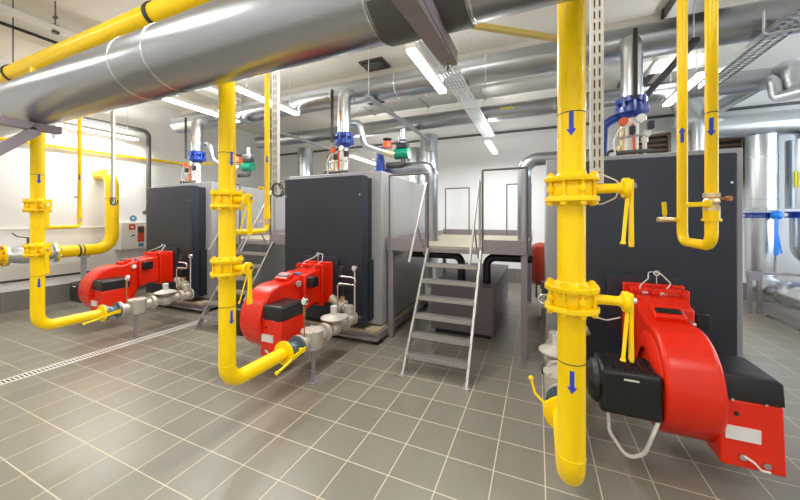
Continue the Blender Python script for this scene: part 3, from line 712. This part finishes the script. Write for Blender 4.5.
# ceiling vents
for (x, y, lb) in ((-2.57, 4.85, 'dark square vent in the ceiling left of the bright strip light'), (-.59, 5.11, 'narrow dark slot vent in the ceiling beam above the round duct')):
    t = thing('ceiling_vent', lb, 'vent', (x, y, ZC if x < -1 else 4.12), 'ceiling vents')
    if x < -1:
        build('frame', MB().box(x-.22, x+.22, y-.18, y+.18, ZC-.03, ZC), 'vent', t)
        build('louvre_blade', MB().box(x-.18, x+.18, y-.14, y+.14, ZC-.045, ZC-.03), 'blackm', t)
    else: build('frame', MB().box(x-.13, x+.13, 5.10, 5.119, 4.09, 4.15), 'vent', t)
t = thing('flat_duct', 'wide dark flat duct against the ceiling, crossing above the right boiler', 'duct', (1.66, 5.4, 4.17))
build('shell', MB().box(1.46, 1.88, 2.6, 8.2, 4.10, 4.245), 'pipe_dark', t, .005)
for y in (3.6, 5.0, 6.4): build('joint_frame', MB().box(1.44, 1.90, y, y+.03, 4.09, 4.247), 'pipe_dark', t)
# ribbed wide tray with the strip lights
t = thing('wide_cable_tray', 'wide ribbed metal cable tray running back under the ducts beside the strip light', 'cable tray', (-.98, 5, 3.37))
m_ = MB().box(-1.09, -1.085, 2.7, 7.1, 3.36, 3.40).box(-.875, -.87, 2.7, 7.1, 3.36, 3.40)
for k in range(6): m_.box(-1.085+k*.042, -1.085+k*.042+.024, 2.7, 7.1, 3.358, 3.362)
y = 2.7
while y < 7.1: m_.box(-1.085, -.875, y, y+.03, 3.362, 3.366); y += .1
build('tray', m_, 'galv', t)
h = MB()
for y in (2.9, 4.7, 6.9): h.cyl((-1.07, y, 3.36), (-1.07, y, ZC), .005, 8).cyl((-.89, y, 3.36), (-.89, y, ZC), .005, 8)
build('hanger', h, 'galv', t)
# yellow-beige strut at top
t = thing('strut_channel', 'long yellowish strut channel crossing behind the largest gas riser near the ceiling', 'rail', (-.2, 2.8, 3.35))
build('channel', MB().cyl((-.5, 2.87, 3.34), (-.5, 2.87, ZC), .006, 8).cyl((.32, 3.50, 3.34), (.32, 3.50, ZC), .006, 8).beam((-.57, 2.82, 3.32), (.40, 3.56, 3.32), .045, .045), 'strut', t)

# left ceiling tray, conduit
t = thing('ceiling_tray', 'pale perforated cable tray under the ceiling at top left', 'cable tray', (-5.4, 2, 3.9))
build('tray', MB().box(-5.46, -5.34, -.5, 4.5, 3.88, 3.885).box(-5.46, -5.455, -.5, 4.5, 3.885, 3.93).box(-5.345, -5.34, -.5, 4.5, 3.885, 3.93), 'galv_pale', t)
build('clamp', MB().box(-5.42, -5.38, 1.86, 1.92, 3.85, 3.96).cyl((-5.4, 1.89, 3.95), (-5.4, 1.89, ZC), .008, 8).cyl((-5.42, 1.89, 4.05), (-5.38, 1.89, 4.05), .02, 8), 'pipe_dark', t)
tag(build('ceiling_conduit', MB().cyl((-6.05, -.6, 4.0), (-6.05, 2.19, 4.0), .02, 12), 'blackm'), 'straight black conduit under the ceiling at top left', 'pipe')

# ------------------------------------------------------------------ left wall
WX = -7.75
t = thing('gas_inlet', 'fat yellow gas inlet pipe bending up along the left wall', 'pipe', (WX, 3.3, 1.0))
build('pipe', MB().tube([(WX, 2.72, 1.0), (WX, 3.52, 1.0), (WX, 3.52, 2.48), (XL+.002, 3.52, 2.48)], .105, .26, 40, 14), 'yellow', t)
build('near_pipe', MB().cyl((WX, YF+.02, 1.0), (WX, 2.10, 1.0), .105, 40), 'yellow', t)
ring(WX, 3.52, .105, 1.98, t, .006)
build('stripe', MB().rev((WX, 3.0, 1.0), (0,1,0), [(0,.105),(0,.107),(.03,.107),(.03,.105)], 32).rev((WX, 3.06, 1.0), (0,1,0), [(0,.105),(0,.107),(.02,.107),(.02,.105)], 32), 'band', t)
for y, s in ((2.10, -1), (2.70, 1)):
    f = build('flange', MB().rev((WX, y, 1.0), (0,1,0), [(0,.1),(0,.17),(.028,.17),(.028,.1)], 40), 'yellow', t)
    for k in range(8):
        a = PI/8+k*PI/4
        build('bolt', MB().hexnut((WX+.14*math.cos(a), y-.02, 1.0+.14*math.sin(a)), (0,1,0), .02, .07), 'copper' if s < 0 else 'chrome', f)
t = thing('inlet_valve', 'grey steel shut-off valve between flanges on the wall gas inlet', 'valve', (WX, 2.4, 1.0))
build('body', MB().rev((WX, 2.13, 1.0), (0,1,0), [(0,0),(0,.165),(.03,.165),(.03,.11),(.10,.13),(.2,.15),(.34,.15),(.44,.13),(.54,.11),(.54,.165),(.57,.165),(.57,0)], 40), 'galv', t)
build('stem', MB().cyl((WX, 2.4, 1.1), (WX, 2.4, 1.28), .03, 16).tube([(WX, 2.4, 1.27), (WX+.05, 2.25, 1.30), (WX+.05, 2.2, 1.36)], .01, .02), 'pipe_dark', t)
t = thing('pipe_stand', 'grey post with saddle under the fat yellow wall inlet pipe', 'stand', (WX, 3.09, 0))
build('post', MB().box(WX-.035, WX+.035, 3.06, 3.12, .01, .87), 'frame', t)
build('saddle', MB().box(WX-.08, WX+.08, 3.03, 3.15, .87, .90), 'frame', t)
build('foot_plate', MB().box(WX-.08, WX+.08, 3.0, 3.18, 0, .01), 'frame', t)
tag(build('wall_gas_pipe', MB().tube([(-8.19, .2, 2.90), (-8.19, 5.2, 2.95), (-7.2, 5.5, 2.95), (-6.3, 5.5, 2.9)], .028, .1, 16), 'yellow'), 'slim yellow gas pipe running high along the left wall', 'pipe')
tag(build('drain_pipe', MB().tube([(-8.09, 2.3, 3.5), (-8.09, 4.35, 3.55), (-8.09, 4.35, 1.72), (-8.248, 4.35, 1.72)], .045, .12, 20), 'pipe_dark'), 'dark grey pipe under the ceiling that bends down the left wall', 'pipe')
tag(build('wall_rail', MB().cyl((-8.15, YF+.05, .53), (-8.15, 4.4, .53), .02, 12), 'blackm'), 'thin black pipe low along the left wall', 'pipe')
tag(build('trunking', MB().box(XL, XL+.02, .5, 8.2, 1.395, 1.415), 'white'), 'thin white trunking strip along the left wall at box height', 'trunking')
t = thing('control_box', 'white wall mounted control cabinet with red label, left of the left boiler', 'cabinet', (-8.15, 4.15, .9))
build('case', MB().box(XL, -8.03, 3.80, 4.45, .92, 1.50), 'white', t, .01)
build('red_label', MB().box(-8.03, -8.026, 3.94, 4.06, 1.34, 1.46), 'labelred', t)
build('white_mark', MB().box(-8.026, -8.024, 3.975, 4.025, 1.38, 1.42), 'label', t)
build('indicator_panel', MB().box(-8.03, -8.025, 4.10, 4.23, 1.07, 1.42), 'labelred', t)
build('panel_strip', MB().box(-8.025, -8.023, 4.11, 4.22, 1.27, 1.40), 'vent', t)
build('blue_label', MB().box(-8.03, -8.026, 4.12, 4.22, .97, 1.04), 'labelblue', t)
build('switch', MB().cyl((-8.03, 4.02, 1.22), (-8.01, 4.02, 1.22), .018, 12).cyl((-8.03, 3.98, 1.20), (-8.015, 3.98, 1.20), .012, 12), 'vent', t)
t = thing('safety_sign', 'small round blue sign on the left wall above the control cabinet', 'sign', (XL, 4.18, 1.60))
build('disc', MB().cyl((XL+.001, 4.13, 1.585), (XL+.006, 4.13, 1.585), .07, 28), 'labelblue', t)
build('symbol', MB().cyl((XL+.006, 4.13, 1.59), (XL+.0075, 4.13, 1.59), .02, 16), 'label', t)

# ------------------------------------------------------------------ platforms and steps
def platform(dx, label, ins=0.0):
    t = thing('service_platform', label, 'platform', (-.98+dx, 5.2, 0), 'raised service platforms')
    L, R = -1.85+dx+ins, -.10+dx-ins; F, B = 3.85, 6.6
    build('deck', MB().box(L+.01, R-.01, F+.01, B, 1.21, 1.25), 'deck', t)
    def tb(*a): build('toe_board', MB().box(*a), 'mauve', t, .003)
    tb(L, -1.28+dx, F-.01, F+.01, 1.17, 1.34); tb(-.60+dx, R, F-.01, F+.01, 1.18, 1.345)
    tb(-1.28+dx, -.60+dx, F-.01, F+.01, 1.17, 1.225)
    tb(L-.01, L+.01, F, B, 1.17, 1.34); tb(R-.01, R+.01, F, B, 1.17, 1.34); tb(L, R, B-.01, B+.01, 1.17, 1.36)
    for x, y in ((L+.04+ins, F+.04), (R-.04-ins, F+.04), (L+.04+ins, B-.05), (R-.04-ins, B-.05)):
        build('post', MB().box(x-.035, x+.035, y-.03, y+.03, 0, 1.21), 'mauve', t, .003)
    def rail(x0, y0, x1, y1, z=2.17):
        build('guard_rail', MB().tube([(x0, y0, 1.2), (x0, y0, z), (x1, y1, z), (x1, y1, 1.2)], .013, .01, 12, 3), 'rail', t)
    rail(-1.82+dx+ins, F, -1.28+dx, F); rail(-.60+dx, F, -.11+dx-ins, F)
    rail(-1.8+dx, B, -1.30+dx, B, 2.22); rail(-.56+dx, B, -.02+dx-.1, B, 2.26)
    return t
platform(0, 'raised steel platform between the middle and right boilers')
platform(-3.33, 'raised steel platform between the left and middle boilers', .05)
def steps(dx, label):
    t = thing('step_ladder', label, 'steps', (-.95+dx, 3.03, 0), 'steel steps')
    xl, xr = -1.27+dx, -.615+dx
    for x in (xl, xr):
        build('stringer', MB().faces([(x-.012, 2.98, 0), (x+.012, 2.98, 0), (x+.012, 3.06, 0), (x-.012, 3.06, 0), (x-.012, 3.80, 1.22), (x+.012, 3.80, 1.22), (x+.012, 3.88, 1.22), (x-.012, 3.88, 1.22)], [(3,2,1,0),(4,5,6,7),(0,1,5,4),(1,2,6,5),(2,3,7,6),(3,0,4,7)]), 'zinc_rung', t)
    for k in range(1, 7):
        z = k*1.22/7; y = 3.02+.82*z/1.22
        m_ = MB()
        for q in range(4): m_.box(xl+.01, xr-.01, y-.06+q*.035, y-.04+q*.035, z-.006, z+.006)
        m_.box(xl+.01, xr-.01, y-.066, y-.06, z-.03, z+.006).box(xl+.01, xr-.01, y+.06, y+.066, z-.03, z+.006)
        build('tread', m_, 'zinc_rung', t)
    for x in (xl, xr):
        build('handrail', MB().tube([(x-.02, 3.23, 1.12), (x-.02, 3.86, 2.12), (x-.02, 3.86, 1.25)], .014, .03, 12, 4), 'zinc_rung', t)
        build('rail_bracket', MB().tube([(x-.02, 3.48, 1.52), (x-.02, 3.75, 1.14)], .010, .03, 10, 4), 'zinc_rung', t)
    for x in (xl, xr): build('foot_plate', MB().box(x-.035, x+.035, 2.95, 3.08, 0, .008), 'zinc_rung', t)
steps(0, 'open steel steps leading up to the platform right of the middle boiler')
steps(-3.22, 'open steel steps half hidden between the left and middle boilers')

t = thing('condensate_tank', 'dark mauve rectangular tank on the floor under the centre platform', 'tank', (-.93, 5.4, 0))
build('body', MB().box(-1.38, -.53, 4.28, 6.5, .06, .68), 'tank', t, .006)
build('lid_rim', MB().box(-1.39, -.52, 4.27, 6.51, .655, .685), 'tank', t, .003)
build('plinth', MB().box(-1.33, -.58, 4.33, 6.45, 0, .06), 'blackm', t)
for (x, xo, lb) in ((-1.02, -1.80, 'left'), (-.66, -.06, 'right')):
    tag(build('vent_elbow', MB().tube([(xo, 4.62, 1.05), (x, 4.62, 1.05), (x, 4.62, .68)], .055, .12, 24, 10), 'black'), 'black bent pipe entering the tank top from the %s' % lb, 'pipe')
tag(build('flue_pipe', MB().tube([(-2.45, 4.68, 2.38), (-1.50, 4.68, 2.38), (-1.50, 4.68, 1.255)], .10, .16, 32, 10), 'jacket'), 'clad pipe bending down beside the pale side of the middle boiler', 'pipe')
tag(build('flue_pipe', MB().tube([(.62, 4.70, 2.40), (-.17, 4.70, 2.40), (-.17, 4.70, 1.255)], .088, .18, 32, 10), 'jacket'), 'clad pipe bending down just left of the largest gas riser', 'pipe')
t = thing('expansion_tank', 'dark red expansion vessel standing behind the platform by the right boiler', 'tank', (.06, 7.1, 0))
build('vessel', MB().rev((.06, 7.1, .22), (0,0,1), [(0,0),(.02,.10),(.08,.2),(.14,.23),(.72,.23),(.80,.2),(.86,.1),(.88,0)], 36), 'redtank', t)
for k in range(3):
    a = k*2*PI/3
    build('leg', MB().box(.06+.17*math.cos(a)-.015, .06+.17*math.cos(a)+.015, 7.1+.17*math.sin(a)-.015, 7.1+.17*math.sin(a)+.015, 0, .34), 'blackm', t)
# chimneys behind
for x, y, r, lb in ((-2.34, 7.1, .21, 'rising behind the middle boiler, left of the platform'), (-2.78, 7.3, .17, 'slimmer, just left of the widest one behind the middle boiler'), (-5.95, 7.1, .21, 'behind the gap left of the middle boiler'), (-5.15, 7.3, .18, 'second behind the top left corner of the middle boiler')):
    t = thing('chimney_flue', 'vertical bright clad flue ' + lb, 'duct', (x, y, 0), 'vertical flues behind the boilers')
    build('shell', MB().cyl((x, y, 0), (x, y, 3.52 if r > .2 else 3.3), r, 40), 'jacket_light', t)
    for z in (1.2, 2.3, 3.1): build('seam_band', MB().rev((x, y, z), (0,0,1), [(0,r),(.002,r+.003),(.012,r+.003),(.014,r)], 40), 'chrome', t)
tag(build('wall_pipe', MB().cyl((-8.2, 8.2, 3.70), (5.5, 8.2, 3.70), .03, 12), 'pipe_dark'), 'thin grey pipe running high along the back wall', 'pipe')

# ------------------------------------------------------------------ right side
RX = 3.64; RY = 7.75
t = thing('large_flue', 'wide vertical bright clad flue just right of the right boiler', 'duct', (RX, RY, .6), 'wide vertical flues at right')
build('shell', MB().cyl((RX, RY, 1.74), (RX, RY, 3.06), .215, 40), 'jacket_light', t)
build('lower_shell', MB().tube([(RX, RY, 1.64), (RX, RY, .40), (RX-.02, 6.95, .40)], .19, .24, 36, 10), 'jacket_light', t)
for z in (1.76, 1.92, 2.66): build('seam_band', MB().rev((RX, RY, z), (0,0,1), [(0,.215),(.002,.218),(.012,.218),(.014,.215)], 40), 'chrome', t)
t = thing('large_flue', 'wide vertical bright clad flue at the right edge of the view', 'duct', (RX+.56, RY, .6), 'wide vertical flues at right')
build('shell', MB().cyl((RX+.56, RY, 1.76), (RX+.56, RY, 2.94), .225, 40), 'jacket_light', t)
build('lower_shell', MB().tube([(RX+.56, RY, 1.60), (RX+.56, RY, .98), (RX+1.1, RY-.2, .74)], .175, .22, 36, 10), 'jacket_light', t)
build('sticker', MB().box(RX+.345, RX+.36, RY-.19, RY-.14, 2.12, 2.39), 'stickyellow', t)
t = thing('cross_duct', 'bright clad duct elbow and run joining the tops of the right flues', 'duct', (3.5, RY, 3.2))
build('shell', MB().tube([(2.5, RY, 4.0), (2.82, RY-.02, 3.26), (4.33, RY, 3.26), (4.33, RY, 2.96)], .215, .28, 40, 10), 'jacket_light', t)
for x in (3.17, 3.9): build('seam_band', MB().rev((x, RY, 3.26), (1,0,0), [(0,.215),(.002,.219),(.014,.219),(.016,.215)], 40), 'chrome', t)
t = thing('blue_butterfly_valve', 'dark blue flanged valve with bright blue lever on the wide right flue', 'valve', (RX, RY, 1.64))
build('flange', MB().rev((RX, RY, 1.60), (0,0,1), [(0,0),(0,.23),(.025,.23),(.025,.19),(.07,.19),(.07,.23),(.095,.23),(.095,0)], 40), 'blue', t)
build('hub', MB().ball((RX+.07, RY-.28, 1.645), .08, 20).cyl((RX+.07, RY-.1, 1.645), (RX+.07, RY-.33, 1.645), .045, 20), 'bluebright', t)
build('lever', MB().loft([[(RX+.045-w/2, RY-.33, z), (RX+.045+w/2, RY-.33, z), (RX+.045+w/2, RY-.315, z), (RX+.045-w/2, RY-.315, z)] for z, w in ((1.62,.05), (1.36,.045), (1.02,.06), (.97,.045))]).beam((RX+.05, RY-.32, 1.42), (RX+.11, RY-.32, 1.0), .022, .012, (0,1,0)), 'bluebright', t)
t = thing('blue_flange_valve', 'dark blue flanged valve on the flue at the right edge', 'valve', (RX+.56, RY, 1.64))
build('flange', MB().rev((RX+.56, RY, 1.60), (0,0,1), [(0,0),(0,.23),(.028,.23),(.028,.19),(.085,.19),(.085,.23),(.11,.23),(.11,0)], 40), 'blue', t)
t = thing('floor_pipe', 'bulging bright clad pipe lying on steel rails at the right edge', 'pipe', (3.65, 5.6, .4))
build('shell', MB().tube([(RX-.02, 6.93, .40), (3.66, 6.0, .40), (3.80, 3.9, .40)], .19, .3, 36, 8), 'jacket_light', t)
build('elbow_jacket', MB().ball((3.64, 6.85, .42), .22, 28, (1, 1.25, .95)), 'jacket_light', t)
for y in (6.4, 5.6): build('seam_band', MB().rev((3.66, y, .40), (0,1,0), [(0,.19),(.002,.195),(.014,.195),(.016,.19)], 36), 'chrome', t)
t = thing('pipe_rail', 'long mauve steel rail on the floor under the clad pipe at right', 'rail', (3.42, 6, 0))
build('rail', MB().box(3.40, 3.46, 3.6, 7.2, .04, .16), 'mauve', t)
for y in (4.0, 5.2, 6.4, 7.1): build('foot', MB().box(3.38, 3.48, y-.04, y+.04, 0, .04), 'mauve', t)
t = thing('support_stand', 'mauve steel frame stand at the foot of the right flues', 'stand', (3.3, 7.3, 0))
for x in (3.27, 3.39): build('post', MB().box(x-.025, x+.025, 7.22, 7.27, 0, .56), 'mauve', t)
build('top_bar', MB().box(3.24, 4.05, 7.21, 7.28, .66, .70).box(3.245, 3.415, 7.21, 7.28, .56, .66), 'mauve', t)
t = thing('drain_tap', 'small brass tap with dark knob by the foot of the right flues', 'tap', (4.0, 7.2, .7))
build('body', MB().cyl((4.0, 7.15, .66), (4.0, 7.15, .84), .035, 14).cyl((3.92, 7.15, .75), (4.12, 7.15, .75), .018, 12).cyl((4.0, 7.15, .66), (4.0, 7.245, .66), .02, 12), 'brass', t)
build('knob', MB().cyl((4.0, 7.15, .84), (4.0, 7.15, .88), .045, 12), 'blackm', t)
# upper right pipes
t = thing('clad_pipe', 'thicker clad pipe high at right, dropping in an elbow', 'pipe', (3.1, 6.3, 3.6), 'high clad pipes at right')
build('cladding', MB().tube([(3.06, 8.2, 3.66), (3.06, 5.88, 3.60), (3.08, 5.83, 3.25), (3.35, 4.8, 3.15)], .11, .12, 28, 8), 'jacket_light', t)
t = thing('clad_pipe', 'slimmer clad pipe high at right with a step down', 'pipe', (2.9, 6.3, 3.5), 'high clad pipes at right')
build('cladding', MB().tube([(2.90, 8.2, 3.50), (2.90, 5.90, 3.47), (2.91, 5.86, 3.20), (3.25, 4.9, 3.10)], .07, .09, 28, 8), 'jacket_light', t)
t = thing('perforated_tray', 'blue grey perforated cable tray climbing to the top right corner', 'cable tray', (2.04, 4.2, 3.3))
m_ = MB().box(1.94, 1.945, 2.6, 5.4, 3.30, 3.355).box(2.135, 2.14, 2.6, 5.4, 3.30, 3.355).box(1.945, 1.98, 2.6, 5.4, 3.30, 3.304).box(2.10, 2.135, 2.6, 5.4, 3.30, 3.304).box(2.03, 2.055, 2.6, 5.4, 3.30, 3.304)
y = 2.6
while y < 5.4: m_.box(1.945, 2.135, y, y+.03, 3.30, 3.304); y += .07
build('tray', m_, 'galv', t)
build('rung_bracket', MB().tube([(2.18, 4.0, 3.29), (1.90, 4.0, 3.29), (1.90, 4.0, 3.50)], .010, .03, 10), 'galv', t)
h = MB()
for y in (2.8, 5.3): h.cyl((1.95, y, 3.3), (1.95, y, ZC), .005, 8)
build('hanger', h, 'galv', t)

# louvres on the back wall
for x0, x1, lb in ((1.75, 2.52, 'left'), (2.95, 3.65, 'right')):
    t = thing('wall_louvre', 'brown slatted louvre high on the back wall, %s of the two' % lb, 'louvre', ((x0+x1)/2, 8.25, 2.3), 'wall louvres')
    build('frame', MB().box(x0, x0+.05, 8.22, 8.30, 2.2, 3.36).box(x1-.05, x1, 8.22, 8.30, 2.2, 3.36).box(x0, x1, 8.22, 8.30, 3.31, 3.36).box(x0, x1, 8.22, 8.30, 2.2, 2.25), 'wood', t)
    z = 2.28
    while z < 3.28:
        build('slat', MB().beam((x0+.05, 8.26, z), (x1-.05, 8.26, z), .07, .012, (0, .6, 1)), 'wood', t); z += .105
    build('backing', MB().box(x0+.05, x1-.05, 8.285, 8.295, 2.25, 3.31), 'vent', t)
t = thing('air_duct', 'small brown grey duct with an elbow between the two louvres', 'duct', (2.7, 7.6, 3.0))
build('shell', MB().tube([(2.35, 7.6, 3.42), (2.72, 7.6, 3.42), (2.72, 7.6, 2.3)], .10, .12, 24), 'galv', t)

# ------------------------------------------------------------------ world, camera
wd = bpy.data.worlds.new('world'); scene.world = wd; wd.use_nodes = True
wd.node_tree.nodes['Background'].inputs[0].default_value = (.8, .88, 1, 1)
wd.node_tree.nodes['Background'].inputs[1].default_value = 1.0
cam = bpy.data.cameras.new('camera'); co = bpy.data.objects.new('camera', cam); COL.objects.link(co)
cam.sensor_fit = 'HORIZONTAL'; cam.sensor_width = 36; cam.lens = 318/800*36
cam.shift_y = -(250-217.1)/800; cam.clip_start = .02
co.location = (0, 0, 1.614); co.rotation_euler = (PI/2, 0, .4086)
scene.camera = co
vs_ = scene.view_settings
vs_.view_transform = 'Standard'; vs_.look = 'None'; vs_.exposure = -0.45; vs_.gamma = 1; vs_.use_curve_mapping = False
scene.cycles.max_bounces = 8; scene.cycles.diffuse_bounces = 5; scene.cycles.glossy_bounces = 4
